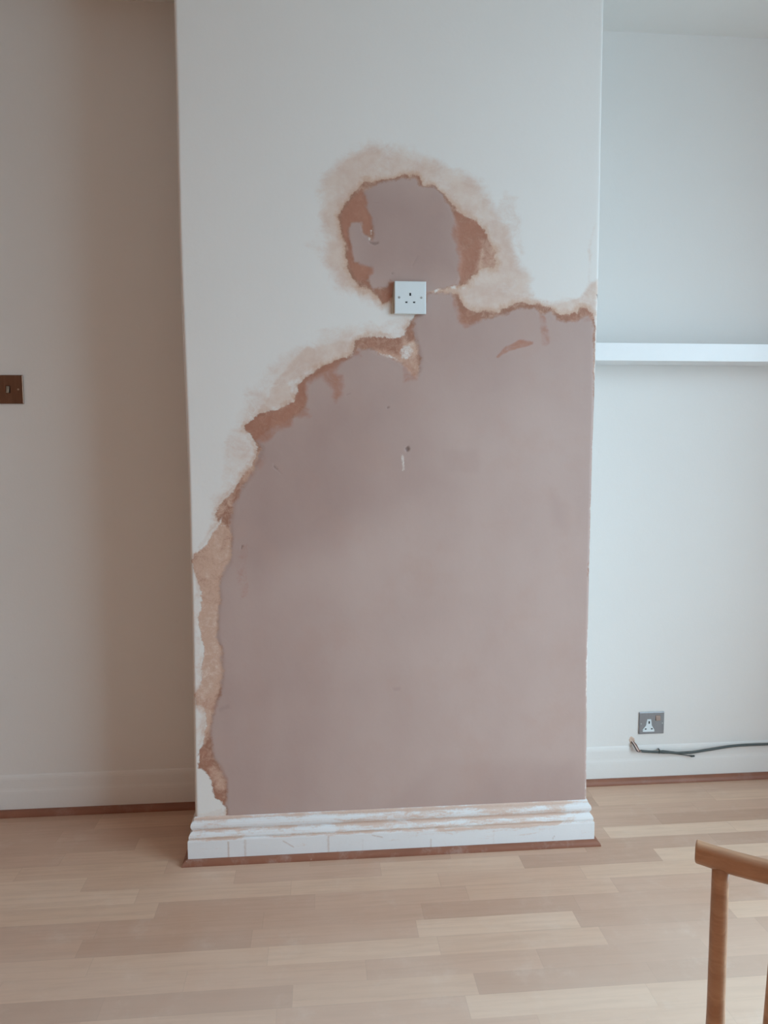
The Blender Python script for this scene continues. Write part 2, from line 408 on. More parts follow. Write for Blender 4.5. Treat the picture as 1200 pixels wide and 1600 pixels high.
def fields_at(X, Z):
    # ragged hand-worked edges: bend the outlines with a few crossing waves
    def waves(a, b, seed):
        rs = np.random.RandomState(seed); v = np.zeros(a.shape)
        for fr, am in ((18, 1.0), (37, 0.8), (71, 0.6), (140, 0.4), (260, 0.25)):
            for _ in range(3):
                t = rs.uniform(0, 2*PI); v += am * np.sin(fr * (a*np.cos(t) + b*np.sin(t)) + rs.uniform(0, 2*PI))
        return v
    WX, WZ = X + 0.0016 * waves(X, Z, 1), Z + 0.0016 * waves(X, Z, 2)
    out = {}
    for key, lst in FIELDS.items():
        if key in ('tot', 'mau'):
            f = np.full(X.shape, -1.0)
            for poly, s, so in lst: f = np.maximum(f, sdf(poly, 0.4*X + 0.6*WX, 0.4*Z + 0.6*WZ))
            out[key] = np.clip(f, -0.2, 0.2)
        else:
            f = np.zeros(X.shape)
            for poly, s, so in lst:
                fx, fz = (WX, WZ) if so >= 0.005 else (X, Z)
                t = np.clip(sdf(poly, fx, fz) / so + 0.5, 0, 1)
                f = np.maximum(f, s * t * t * (3 - 2 * t))
            out[key] = f
    return out

# ------------------------------------------------------------------ chimney breast
def build_breast():
    st = 0.003
    xs = np.linspace(0, W, int(W / st) + 1)
    zs = np.concatenate([np.arange(0, 2.0, st), np.linspace(2.0, H, 40)])
    X, Z = np.meshgrid(xs, zs)
    le = np.array(LEFT_EDGE); re_ = np.array(RIGHT_EDGE)
    wl = np.interp(Z, le[:, 0], le[:, 1]); wr = np.interp(Z, re_[:, 0], re_[:, 1])
    def sm(a, k=41):   # smooth the wobble along the height
        pad = np.pad(a, ((k, k), (0, 0)), 'edge')
        return np.stack([pad[i:i + a.shape[0]] for i in range(2 * k + 1)]).mean(0)
    wl, wr = sm(wl), sm(wr)
    t = X / W
    XX = X + wl * (1 - t)**4 + wr * t**4
    F = fields_at(XX, Z)
    Y = np.zeros_like(XX)
    def ss(a, lo, hi):
        u = np.clip((a - lo) / (hi - lo), 0, 1); return u*u*(3-2*u)
    Y -= 0.0014 * ss(F['mau'], -0.006, 0.008)
    Y += 0.0012 * ss(F['dark'], 0.2, 0.8)
    # softly rounded corners running down both edges
    rad = 0.009
    for dist in (X, W - X):
        u = np.clip(1 - dist / rad, 0, 1)
        Y += rad * (1 - np.sqrt(np.clip(1 - u*u, 0, 1)))
    ny, nx = X.shape
    verts = np.stack([XX, Y, Z], -1).reshape(-1, 3)
    idx = np.arange(nx * ny).reshape(ny, nx)
    quads = np.stack([idx[:-1, :-1], idx[:-1, 1:], idx[1:, 1:], idx[1:, :-1]], -1).reshape(-1, 4)
    tc = F['tot'].reshape(-1)[quads].mean(1)
    inside = tc > 0.0
    def make(name, sel, extra_faces=None):
        q = quads[sel]; used, inv = np.unique(q, return_inverse=True); q = inv.reshape(q.shape)
        vv = verts[used]; nv0 = len(vv)
        ev, ef = extra_faces if extra_faces else ([], [])
        me = bpy.data.meshes.new(name)
        allv = np.concatenate([vv, np.array(ev, float).reshape(-1, 3)])
        nf = len(q) + len(ef)
        me.vertices.add(len(allv)); me.vertices.foreach_set('co', allv.reshape(-1))
        allq = np.concatenate([q, np.array(ef, int).reshape(-1, 4) + nv0])
        me.loops.add(nf * 4); me.loops.foreach_set('vertex_index', allq.reshape(-1).astype(np.int32))
        me.polygons.add(nf); me.polygons.foreach_set('loop_start', np.arange(nf, dtype=np.int32) * 4)
        me.polygons.foreach_set('use_smooth', np.ones(nf, bool))
        me.update(calc_edges=True)
        for key, a in F.items():
            at = me.attributes.new(key, 'FLOAT', 'POINT')
            vals = a.reshape(-1)[used]
            if len(ev): vals = np.concatenate([vals, np.full(len(ev), -0.2 if key in ('tot', 'mau') else 0.0)])
            at.data.foreach_set('value', vals.astype(np.float32))
        me.materials.append(M_PATCHED)
        o = bpy.data.objects.new(name, me); COL.objects.link(o); return o
    # cheeks of the breast going back to the alcove walls
    ev, ef = [], []
    nz = 60; zz = np.linspace(0, H, nz)
    for side, depth in ((0, DL), (1, DR)):
        b = len(ev)
        for z in zz:
            i = min(np.searchsorted(zs, z), ny - 1)
            x = XX[i, 0] if side == 0 else XX[i, -1]
            ev.append((x, rad, z)); ev.append((x, depth + 0.02, z))
        for k in range(nz - 1):
            f = (b+2*k, b+2*k+2, b+2*k+3, b+2*k+1)
            ef.append(f if side == 0 else f[::-1])
    wall = tag(make('wall_chimney_breast', ~inside, (ev, ef)), kind='structure')
    patch = make('plaster_patch', inside)
    patch.parent = wall
    patch['label'] = 'bare pinkish brown skim plaster with rusty ragged edges on the chimney breast'
    return wall
build_breast()

# ------------------------------------------------------------------ room shell
def wall_mesh(name, quads_, mat):
    verts, faces = [], []
    for q in quads_:
        b = len(verts); verts += q; faces.append((b, b+1, b+2, b+3))
    return tag(link_mesh(name, verts, faces, mat), kind='structure')
T = 0.15
def wall_box(name, a, b, mat): return tag(box(name, a, b, mat), kind='structure')
wall_box('wall_alcove_left', (XL, DL, 0), (0.02, DL + T, H), M_PAINT)
wall_box('wall_alcove_right', (W - 0.02, DR, 0), (XR, DR + T, H), M_PAINT)
wall_box('wall_left', (XL - T, YB - T, 0), (XL, DL + T, H), M_WARMWALL)
wall_box('wall_back', (XL, YB - T, 0), (XR, YB, H), M_WARMWALL)
bm = bmesh.new()
bm_box(bm, XR, YB - T, 0, XR + T, WIN_Y0, H)
bm_box(bm, XR, WIN_Y1, 0, XR + T, DR + T, H)
bm_box(bm, XR, WIN_Y0, 0, XR + T, WIN_Y1, WIN_Z0)
bm_box(bm, XR, WIN_Y0, WIN_Z1, XR + T, WIN_Y1, H)
tag(from_bm('wall_right', bm, M_WARMWALL), kind='structure')
wall_box('ceiling', (XL - T, YB - T, H), (XR + T, DR + T, H + 0.1), M_CEIL)

# window frame in the right wall
win = bpy.data.objects.new('window_1', None); COL.objects.link(win); win.location = (XR + 0.09, WIN_Y0, WIN_Z0)
tag(win, kind='structure')
bm = bmesh.new()
wy, wz = WIN_Y1 - WIN_Y0, WIN_Z1 - WIN_Z0
for a, b in (((0,0,0),(.05,wy,.05)),((0,0,wz-.05),(.05,wy,wz)),((0,0,0.05),(.05,.05,wz-.05)),((0,wy-.05,.05),(.05,wy,wz-.05)),((0,wy/2-.02,.05),(.05,wy/2+.02,wz-.05))):
    bm_box(bm, *a, *b)
from_bm('window_frame', bm, M_WHITEGLOSS, win, bevel=0.003)
box('window_sill', (-0.13, 0, -0.02), (0.0, wy, 0.0), M_WHITEGLOSS, win, bevel=0.003)

# ------------------------------------------------------------------ laminate floor
def floor_mat():
    k = NT('laminate_floor', 0.42, 0.4)
    sep = k.n.new('ShaderNodeSeparateXYZ'); k.t.links.new(k.pos, sep.inputs[0])
    x, y = sep.outputs[0], sep.outputs[1]
    yy = k.math('DIVIDE', k.math('ADD', y, 10.017), 0.0655)
    row = k.math('FLOOR', yy)
    def wn(dim, *ins):
        w = k.n.new('ShaderNodeTexWhiteNoise'); w.noise_dimensions = dim
        if dim == '1D': k.put(w.inputs['W'], ins[0])
        else:
            c = k.n.new('ShaderNodeCombineXYZ')
            for i, q in enumerate(ins): k.put(c.inputs[i], q)
            k.t.links.new(c.outputs[0], w.inputs['Vector'])
        return w.outputs['Value'], w.outputs['Color']
    off, _ = wn('1D', row)
    xx = k.math('ADD', k.math('DIVIDE', k.math('ADD', x, 20.0), 0.40), k.math('MULTIPLY', off, 7.0))
    colm = k.math('FLOOR', xx)
    rv, _ = wn('2D', colm, row)
    rv2, _ = wn('2D', row, colm)
    ramp = k.n.new('ShaderNodeValToRGB'); k.t.links.new(rv, ramp.inputs[0])
    cr = ramp.color_ramp; cr.elements[0].color = (0.525, 0.33, 0.235, 1); cr.elements[1].color = (0.77, 0.56, 0.42, 1)
    cr.elements[0].position = 0; cr.elements[1].position = 1
    for p, c in ((0.25, (0.595, 0.385, 0.28, 1)), (0.6, (0.665, 0.445, 0.325, 1)), (0.85, (0.715, 0.50, 0.365, 1))):
        e = cr.elements.new(p); e.color = c
    # grain running along each strip, shifted strip by strip
    vec = k.n.new('ShaderNodeCombineXYZ')
    k.put(vec.inputs[0], k.math('ADD', k.math('MULTIPLY', x, 3.0), k.math('MULTIPLY', rv2, 30)))
    k.put(vec.inputs[1], k.math('MULTIPLY', y, 45.0)); k.put(vec.inputs[2], k.math('MULTIPLY', rv, 9))
    grain = k.noise(1.6, 5, 0.6, vec=vec.outputs[0], dist=0.6)
    fleck = k.noise(7.0, 3, 0.6, vec=vec.outputs[0])
    col = k.mix(k.mapr(grain, 0.35, 0.75, 0, 0.28), ramp.outputs[0], (0.43, 0.26, 0.175))
    col = k.mix(k.mapr(fleck, 0.62, 0.75, 0, 0.25), col, (0.40, 0.25, 0.17))
    # strip seams
    fy = k.math('FRACT', yy); fx = k.math('FRACT', xx)
    ey = k.math('MINIMUM', fy, k.math('SUBTRACT', 1.0, fy)); ex = k.math('MINIMUM', fx, k.math('SUBTRACT', 1.0, fx))
    sy = k.mapr(ey, 0.0, 0.018, 0.16, 0.0); sx = k.mapr(ex, 0.0, 0.0035, 0.25, 0.0)
    # joint between whole boards every third strip
    y3 = k.math('FRACT', k.math('DIVIDE', row, 3.0)); 
    brd = k.math('MULTIPLY', k.math('LESS_THAN', y3, 0.1), k.mapr(fy, 0.0, 0.02, 0.45, 0.0))
    seam = k.math('MAXIMUM', k.math('MAXIMUM', sy, sx), brd)
    col = k.mix(seam, col, (0.30, 0.18, 0.12))
    # pale plaster dust and crumbs, plus a painted light fall-off
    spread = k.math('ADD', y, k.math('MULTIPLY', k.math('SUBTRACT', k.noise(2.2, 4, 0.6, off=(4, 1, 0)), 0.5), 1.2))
    light_falloff = k.mapr(spread, 0.15, -0.75, 0, 0.36)      # dust tint thickened toward the front, painting in light that fades behind
    d1 = k.math('ADD', light_falloff, k.mapr(k.noise(9, 6, 0.7, off=(2, 2, 0)), 0.5, 0.8, 0, 0.22), clamp=True)
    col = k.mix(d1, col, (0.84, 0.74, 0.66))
    crumbs = k.mapr(k.noise(140, 2, 0.5), 0.80, 0.84, 0, 0.7)
    col = k.mix(crumbs, col, (0.78, 0.72, 0.66))
    k.color(col)
    k.put(k.b.inputs['Roughness'], k.mapr(d1, 0, 0.3, 0.36, 0.55))
    k.normal(k.bump(seam, 0.3, -0.0006, k.bump(grain, 0.08, 0.0004)))
    return k.m
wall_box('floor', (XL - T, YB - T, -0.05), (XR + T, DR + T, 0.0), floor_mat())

# ------------------------------------------------------------------ skirting boards
# profile: (distance out from wall, height)
PROF = [(0.0, 0.129), (0.003, 0.128), (0.0045, 0.125), (0.0045, 0.119), (0.008, 0.117), (0.0115, 0.113), (0.0130, 0.107),
        (0.0125, 0.101), (0.010, 0.096), (0.0085, 0.093), (0.0085, 0.090), (0.0120, 0.088), (0.0160, 0.083), (0.0180, 0.077),
        (0.0175, 0.072), (0.0160, 0.070), (0.0195, 0.068), (0.0205, 0.064), (0.0205, 0.0)]
# the same board under many coats of paint, in the two alcoves
PROF_OLD = [(0.0, 0.131), (0.003, 0.127), (0.0048, 0.121), (0.0055, 0.115), (0.0055, 0.088), (0.0060, 0.083), (0.0070, 0.077), (0.0074, 0.070), (0.0074, 0.0)]
def quarter(r, n=7, d0=0.0205):
    return [(d0, r)] + [(d0 + r * math.sin(a), r * math.cos(a)) for a in [PI/2*(i+1)/n for i in range(n)]]

def sweep(name, path, prof, mat, step=None, stain=None):
    """path: list of (x, y); outward side is to the right of travel. mitred corners."""
    pts = [Vector((p[0], p[1], 0)) for p in path]
    secs = []   # (point, outward vector)
    for i, p in enumerate(pts):
        ns = []
        if i > 0: d = (p - pts[i-1]).normalized(); ns.append(Vector((d.y, -d.x, 0)))
        if i < len(pts)-1: d = (pts[i+1] - p).normalized(); ns.append(Vector((d.y, -d.x, 0)))
        if len(ns) == 2:
            nn = ns[0] + ns[1]; nn /= nn.dot(ns[0])
        else: nn = ns[0]
        secs.append((p, nn))
    rows = []
    for i in range(len(secs) - 1):
        (p, a), (q, b) = secs[i], secs[i+1]
        n = max(1, int((q - p).length / step)) if step else 1
        for k in range(n): rows.append((p.lerp(q, k/n), a.lerp(b, k/n)))
        if i == len(secs) - 2: rows.append((q, b))
    # on straight runs the outward vector must stay perpendicular: only the ends are mitred
    verts, faces = [], []
    for p, a in rows:
        for d, z in prof:
            verts.append(Vector((p.x, p.y, z)) + a * d)
    n = len(prof)
    for i in range(len(rows)-1):
        for k in range(n-1):
            faces.append((i*n+k, (i+1)*n+k, (i+1)*n+k+1, i*n+k+1))
    # end caps
    for i in (0, len(rows)-1):
        b = len(verts); p, a = rows[i]
        verts.append(Vector((p.x, p.y, 0)))
        f = [i*n+k for k in range(n)] + [b]
        faces.append(tuple(f if i == 0 else f[::-1]))
    o = link_mesh(name, verts, faces, mat)
    tag(o, kind='structure')
    return o

def resample(prof, maxd):
    out = []
    for (a, b), (c, d) in zip(prof, prof[1:]):
        L = math.hypot(c-a, d-b); n = max(1, int(L / maxd))
        for k in range(n): out.append((a + (c-a)*k/n, b + (d-b)*k/n))
    out.append(prof[-1]); return out

def breast_skirt_mat():
    k = NT('plaster_smeared_skirting', 0.45, 0.4)
    st = k.attr('stain'); dr = k.attr('drip')
    n = k.noise(40, 6, 0.7, stretch=(0.35, 1, 2), dist=0.6); n2 = k.noise(160, 5, 0.7)
    f = k.math('ADD', st, k.math('MULTIPLY', k.math('SUBTRACT', n, 0.5), 2.2))
    f = k.math('ADD', f, k.math('MULTIPLY', k.math('SUBTRACT', n2, 0.5), 0.8))
    f = k.mapr(f, 0.2, 0.85)
    base = k.mix(k.noise(12, 4), (0.76, 0.78, 0.80), (0.83, 0.85, 0.88))
    col = k.mix(k.math('MULTIPLY', f, 0.85), base, k.mix(n2, (0.58, 0.38, 0.29), (0.74, 0.58, 0.49)))
    d = k.mapr(k.math('ADD', dr, k.math('MULTIPLY', k.math('SUBTRACT', n2, 0.5), 0.9)), 0.25, 1.1, 0, 0.6)
    col = k.mix(d, col, (0.50, 0.36, 0.29))
    k.color(col)
    k.normal(k.bump(k.math('ADD', f, k.noise(90, 4)), 0.3, 0.0008))
    return k.m
def breast_skirting():
    prof = resample(PROF, 0.003)
    le, re_ = 0.0, W
    o = sweep('baseboard_chimney_breast', [(le, DL), (le, 0), (re_, 0), (re_, DR)], prof, breast_skirt_mat(), step=0.004)
    me = o.data; n = len(me.vertices)
    co = np.empty(n*3); me.vertices.foreach_get('co', co); co = co.reshape(-1, 3)
    x, z = co[:, 0], co[:, 2]
    band = lambda c, w: np.exp(-((z - c) / w)**2)
    sstep = lambda v, lo, hi: np.clip((v - lo) / (hi - lo), 0, 1)
    st = 1.15*band(0.124, 0.006) + 0.95*band(0.092, 0.005) + 0.85*band(0.070, 0.004) + 0.42*band(0.106, 0.010) + 0.36*band(0.080, 0.007)
    st *= 0.75 + 0.35 * np.sin(x * 9.0 + 0.7) * np.sin(x * 23.0)
    st += 0.22 * sstep(x, 0.35, 0.75) * (z > 0.062)
    st = np.where(z < 0.060, 0.03, st)
    st += 0.55 * sstep(z, 0.046, 0.060) * (z < 0.068) * sstep(x, 0.62, 0.72) * (1 - sstep(x, 0.93, 1.05))
    st *= 1.0 - 0.45 * sstep(x, 1.0, 1.10)
    dr = np.zeros(n)
    for cx, w, s, z0, z1 in ((0.0925, 0.0034, 1.1, 0.0, 0.062), (0.139, 0.0045, 0.85, 0.0, 0.068), (0.3735, 0.0042, 0.85, 0.0, 0.068),
                     (0.472, 0.0035, 0.6, 0.01, 0.05), (0.669, 0.004, 0.85, 0.0, 0.04), (0.854, 0.0035, 0.6, 0.015, 0.06), (0.40, 0.006, 0.55, 0.0, 0.02)):
        dr = np.maximum(dr, s * np.exp(-((x - cx) / w)**2) * ((z >= z0) & (z <= z1)))
    # short scratch and chip marks
    for ax, az, bx, bz in ((0.245, 0.056, 0.275, 0.036), (1.03, 0.022, 1.035, 0.03), (0.50, 0.06, 0.53, 0.052)):
        t = np.clip(((x-ax)*(bx-ax)+(z-az)*(bz-az))/((bx-ax)**2+(bz-az)**2), 0, 1)
        d = np.hypot(x-ax-t*(bx-ax), z-az-t*(bz-az)); dr = np.maximum(dr, 0.9*np.exp(-(d/0.0028)**2)*(z < 0.066))
    dr = np.maximum(dr, 0.9*np.exp(-(((x-0.092)/0.004)**2+((z-0.004)/0.006)**2)))
    for nm, a in (('stain', st), ('drip', dr)):
        at = me.attributes.new(nm, 'FLOAT', 'POINT'); at.data.foreach_set('value', a.astype(np.float32))
breast_skirting()
sweep('baseboard_alcove_left', [(XL, DL), (0.0, DL)], PROF_OLD, M_PAINT)
sweep('baseboard_alcove_right', [(W, DR), (XR, DR)], PROF_OLD, M_PAINT)

def bead_mat(name, worn):
    k = NT(name, 0.45, 0.35)
    g = k.noise(12, 5, 0.6, stretch=(0.5, 3, 3)); n = k.noise(9, 5, 0.7, off=(1, 0, 0))
    col = k.mix(g, (0.20, 0.075, 0.045), (0.34, 0.15, 0.095))
    col = k.mix(k.mapr(n, 0.50, 0.70, 0, worn), col, (0.42, 0.29, 0.25))
    if worn > 0.3: col = k.mix(k.mapr(k.noise(60, 4, 0.7), 0.66, 0.76, 0, 0.7), col, (0.62, 0.52, 0.47))
    k.color(col); return k.m
M_BEAD = bead_mat('stained_bead_worn', 0.75); M_BEAD2 = bead_mat('stained_bead', 0.25)
def bead(name, path, r, mat, d0=0.0205): return sweep(name, path, quarter(r, 7, d0), mat)
bead('trim_1', [(0, DL - 0.02), (0, 0), (W, 0), (W, DR - 0.02)], 0.0155, M_BEAD)
bead('trim_2', [(XL, DL), (-0.036, DL)], 0.019, M_BEAD2, 0.0074)
bead('trim_3', [(W + 0.036, DR), (XR, DR)], 0.019, M_BEAD2, 0.0074)

# ------------------------------------------------------------------ shelf
SH_Y = 0.232
sh = box('wall_shelf', (W + 0.003, SH_Y, 1.4905 - 0.0555), (XR - 0.002, DR + 0.0, 1.4905), M_WHITEGLOSS, bevel=0.0015)
tag(sh, 'long thick white board shelf fixed across the right alcove', 'shelf')

# ------------------------------------------------------------------ electrical plates
M_PLASTIC = simple('white_plastic', (0.74, 0.82, 0.86), 0.3, 0.5, var=0.02)
M_PLASTICSIDE = simple('old_cream_plastic', (0.55, 0.47, 0.38), 0.5, 0.3, var=0.1)
M_DARK = simple('dark_slot', (0.03, 0.035, 0.04), 0.7, 0.1)
M_SCREW = simple('dull_screw', (0.42, 0.46, 0.47), 0.4, 0.5, metal=0.6)
M_BRONZE = simple('bronze_plate', (0.20, 0.125, 0.09), 0.28, 0.5, metal=0.85, var=0.35, scale=22, stretch=(3, 1, 0.4))
M_STEEL = simple('satin_steel', (0.27, 0.28, 0.30), 0.32, 0.5, metal=0.85, var=0.1, scale=40, stretch=(3, 1, 0.4))
M_BRASSDARK = simple('aged_metal', (0.42, 0.37, 0.31), 0.3, 0.5, metal=0.9)

def empty(name, loc):
    o = bpy.data.objects.new(name, None); COL.objects.link(o); o.location = loc; o.empty_display_size = 0.05; return o

def disc(name, x, z, y, r, mat, parent, depth=0.0012, n=20, slot=False):
    bm = bmesh.new()
    a = [bm.verts.new((x + r*math.cos(2*PI*i/n), y, z + r*math.sin(2*PI*i/n))) for i in range(n)]
    b = [bm.verts.new((x + 0.8*r*math.cos(2*PI*i/n), y - depth, z + 0.8*r*math.sin(2*PI*i/n))) for i in range(n)]
    bm.faces.new(b)
    for i in range(n): bm.faces.new((a[i], a[(i+1) % n], b[(i+1) % n], b[i]))
    o = from_bm(name, bm, mat, parent)
    return o

def plate_with_holes(name, x0, z0, x1, z1, yb, yf, holes, mat, parent, bev=0.0025):
    """plate whose front face has real rectangular recesses: grid of cells, hole cells pushed back"""
    xs = sorted({x0, x1} | {h[0] for h in holes} | {h[2] for h in holes})
    zs = sorted({z0, z1} | {h[1] for h in holes} | {h[3] for h in holes})
    bm = bmesh.new(); V = {}
    def v(x, y, z):
        key = (round(x, 6), round(y, 6), round(z, 6))
        if key not in V: V[key] = bm.verts.new((x, y, z))
        return V[key]
    def inset(x, z):  # front edge drawn in a little: chamfered plate edge
        nx = x + (bev if x == x0 else -bev if x == x1 else 0); nz = z + (bev if z == z0 else -bev if z == z1 else 0)
        return nx, nz
    inh = lambda cx, cz: any(h[0] < cx < h[2] and h[1] < cz < h[3] for h in holes)
    deep = yf + (yb - yf) * 0.7
    for i in range(len(xs)-1):
        for j in range(len(zs)-1):
            hole = inh((xs[i]+xs[i+1])/2, (zs[j]+zs[j+1])/2)
            c = [inset(xs[i], zs[j]), inset(xs[i+1], zs[j]), inset(xs[i+1], zs[j+1]), inset(xs[i], zs[j+1])]
            y = deep if hole else yf
            bm.faces.new([v(a, y, b) for a, b in c])
            if hole:
                for k in range(4):
                    (a, b), (c2, d) = c[k], c[(k+1) % 4]
                    mx, mz = (a + c2)/2, (b + d)/2
                    ox, oz = mx - (c[0][0]+c[2][0])/2, mz - (c[0][1]+c[2][1])/2
                    if not inh(mx + ox*0.02 + (1e-5 if ox > 0 else -1e-5 if ox < 0 else 0), mz + oz*0.02 + (1e-5 if oz > 0 else -1e-5 if oz < 0 else 0)):
                        bm.faces.new([v(a, yf, b), v(c2, yf, d), v(c2, deep, d), v(a, deep, b)])
    # chamfer + sides
    fr = [inset(x, z) for x, z in ([(x, z0) for x in xs] + [(x1, z) for z in zs[1:]] + [(x, z1) for x in xs[::-1][1:]] + [(x0, z) for z in zs[::-1][1:-1]])]
    ou = [(x, z) for x, z in ([(x, z0) for x in xs] + [(x1, z) for z in zs[1:]] + [(x, z1) for x in xs[::-1][1:]] + [(x0, z) for z in zs[::-1][1:-1]])]
    ym = yf + bev * 0.7
    n = len(fr)
    for k in range(n):
        a, b, c, d = fr[k], fr[(k+1) % n], ou[(k+1) % n], ou[k]
        bm.faces.new([v(a[0], yf, a[1]), v(d[0], ym, d[1]), v(c[0], ym, c[1]), v(b[0], yf, b[1])])
        bm.faces.new([v(d[0], ym, d[1]), v(d[0], yb, d[1]), v(c[0], yb, c[1]), v(c[0], ym, c[1])])
    return from_bm(name, bm, mat, parent)

def white_socket():
    S = 0.086; cx, cz = 0.5655 + S/2, 1.5288 + S/2
    t = empty('wall_socket', (cx, -0.0015, cz))
    tag(t, 'white single three-pin socket at the neck of the brown plaster patch', 'socket')
    h = S/2
    bm = bmesh.new()
    v = [bm.verts.new(p) for p in ((-h-.0075,.003,-h+.001),(h-.004,.003,-h+.001),(h-.004,.003,h-.002),(-h-.001,.003,h-.002),(-h-.0075,-.0065,-h+.001),(h-.004,-.0065,-h+.001),(h-.004,-.0065,h-.002),(-h-.001,-.0065,h-.002))]
    for f in ((0,3,2,1),(4,5,6,7),(0,1,5,4),(1,2,6,5),(2,3,7,6),(3,0,4,7)): bm.faces.new([v[i] for i in f])
    from_bm('back_box', bm, M_PLASTICSIDE, t, bevel=0.001)['label'] = 'cream edge of the socket box'
    holes = [(-0.0025, 0.0045, 0.0025, 0.0125), (-0.0135, -0.0145, -0.0075, -0.0105), (0.0075, -0.0145, 0.0135, -0.0105)]
    plate_with_holes('face_plate', -h, -h, h, h, -0.007, -0.0135, holes, M_PLASTIC, t, bev=0.002)
    for i, (a, b, c, d) in enumerate(holes):
        e = 0.0003
        box('pin_hole', (a + e, -0.0125 , b + e), (c - e, -0.0095, d - e), M_DARK, t)
    for sx in (-0.0302, 0.0302):
        s = disc('screw', sx, 0.0, -0.0134, 0.0032, M_SCREW, t)
white_socket()

def bronze_switch():
    x1 = -0.535; S = 0.088
    t = empty('light_switch', (x1 - S/2, DL, 1.345))
    tag(t, 'bronze metal light switch plate on the shaded left alcove wall', 'light switch')
    h = S/2; hz = 0.043
    plate_with_holes('face_plate', -h, -hz, h, hz, 0.0, -0.006, [(-0.007, -0.012, 0.007, 0.012)], M_BRONZE, t, bev=0.0015)
    bm = bmesh.new()
    if True:
        v = [bm.verts.new(p) for p in ((-.005,-.004,-.0105),(.005,-.004,-.0105),(.005,-.004,.0105),(-.005,-.004,.0105),(-.0035,-.0145,-.011),(.0035,-.0145,-.011),(.0045,-.0075,.009),(-.0045,-.0075,.009))]
        for f in ((0,3,2,1),(4,5,6,7),(0,1,5,4),(1,2,6,5),(2,3,7,6),(3,0,4,7)): bm.faces.new([v[i] for i in f])
    from_bm('toggle', bm, M_BRASSDARK, t, bevel=0.001)['label'] = 'small pale metal toggle'
    for sx in (-0.030, 0.030): disc('screw', sx, 0, -0.0059, 0.0032, M_BRASSDARK, t, depth=0.0008)
bronze_switch()

def steel_socket():
    x0, x1, z0, z1 = 1.4547, 1.5437, 0.1725, 0.2495
    cx, cz = (x0+x1)/2, (z0+z1)/2
    t = empty('wall_socket', (cx, DR, cz))
    tag(t, 'grey brushed steel switched socket low on the right alcove wall above the cable', 'socket')
    hx, hz = (x1-x0)/2, (z1-z0)/2
    plate_with_holes('face_plate', -hx, -hz, hx, hz, 0.0, -0.0055, [(0.013, 0.008, 0.031, 0.027)], M_STEEL, t, bev=0.0015)
    # pale shuttered insert, narrower at the top
    bm = bmesh.new()
    pts = [(-0.032, -0.031), (0.010, -0.031), (0.010, -0.024), (0.000, -0.008), (-0.003, 0.014), (-0.017, 0.014), (-0.021, -0.008), (-0.032, -0.022)]
    a = [bm.verts.new((x, -0.005, z)) for x, z in pts]; b = [bm.verts.new((x*0.97-.0003, -0.0072, z*0.97-.0002)) for x, z in pts]
    bm.faces.new(b)
    for i in range(len(pts)): bm.faces.new((a[i], a[(i+1) % len(pts)], b[(i+1) % len(pts)], b[i]))
    from_bm('socket_insert', bm, M_PLASTIC, t)['label'] = 'pale bluish plastic insert'
    for hx0, hz0, w_, h_ in ((-0.010, 0.003, 0.0025, 0.0045), (-0.022, -0.020, 0.003, 0.002), (0.000, -0.020, 0.003, 0.002)):
        box('pin_hole', (hx0-w_, -0.0075, hz0-h_), (hx0+w_, -0.006, hz0+h_), M_DARK, t)
    bm = bmesh.new()
    v = [bm.verts.new(p) for p in ((.0135,-.002,.0085),(.0305,-.002,.0085),(.0305,-.002,.0265),(.0135,-.002,.0265),(.0135,-.0095,.0085),(.0305,-.0095,.0085),(.0305,-.0065,.0265),(.0135,-.0065,.0265))]
    for f in ((0,3,2,1),(4,5,6,7),(0,1,5,4),(1,2,6,5),(2,3,7,6),(3,0,4,7)): bm.faces.new([v[i] for i in f])
    from_bm('rocker', bm, simple('brown_rocker', (0.30, 0.21, 0.17), 0.4, 0.4, metal=0.3), t, bevel=0.0008)
    for sx in (-0.038, 0.038): disc('screw', sx, -0.002, -0.0054, 0.0028, M_SCREW, t, depth=0.0006)
steel_socket()

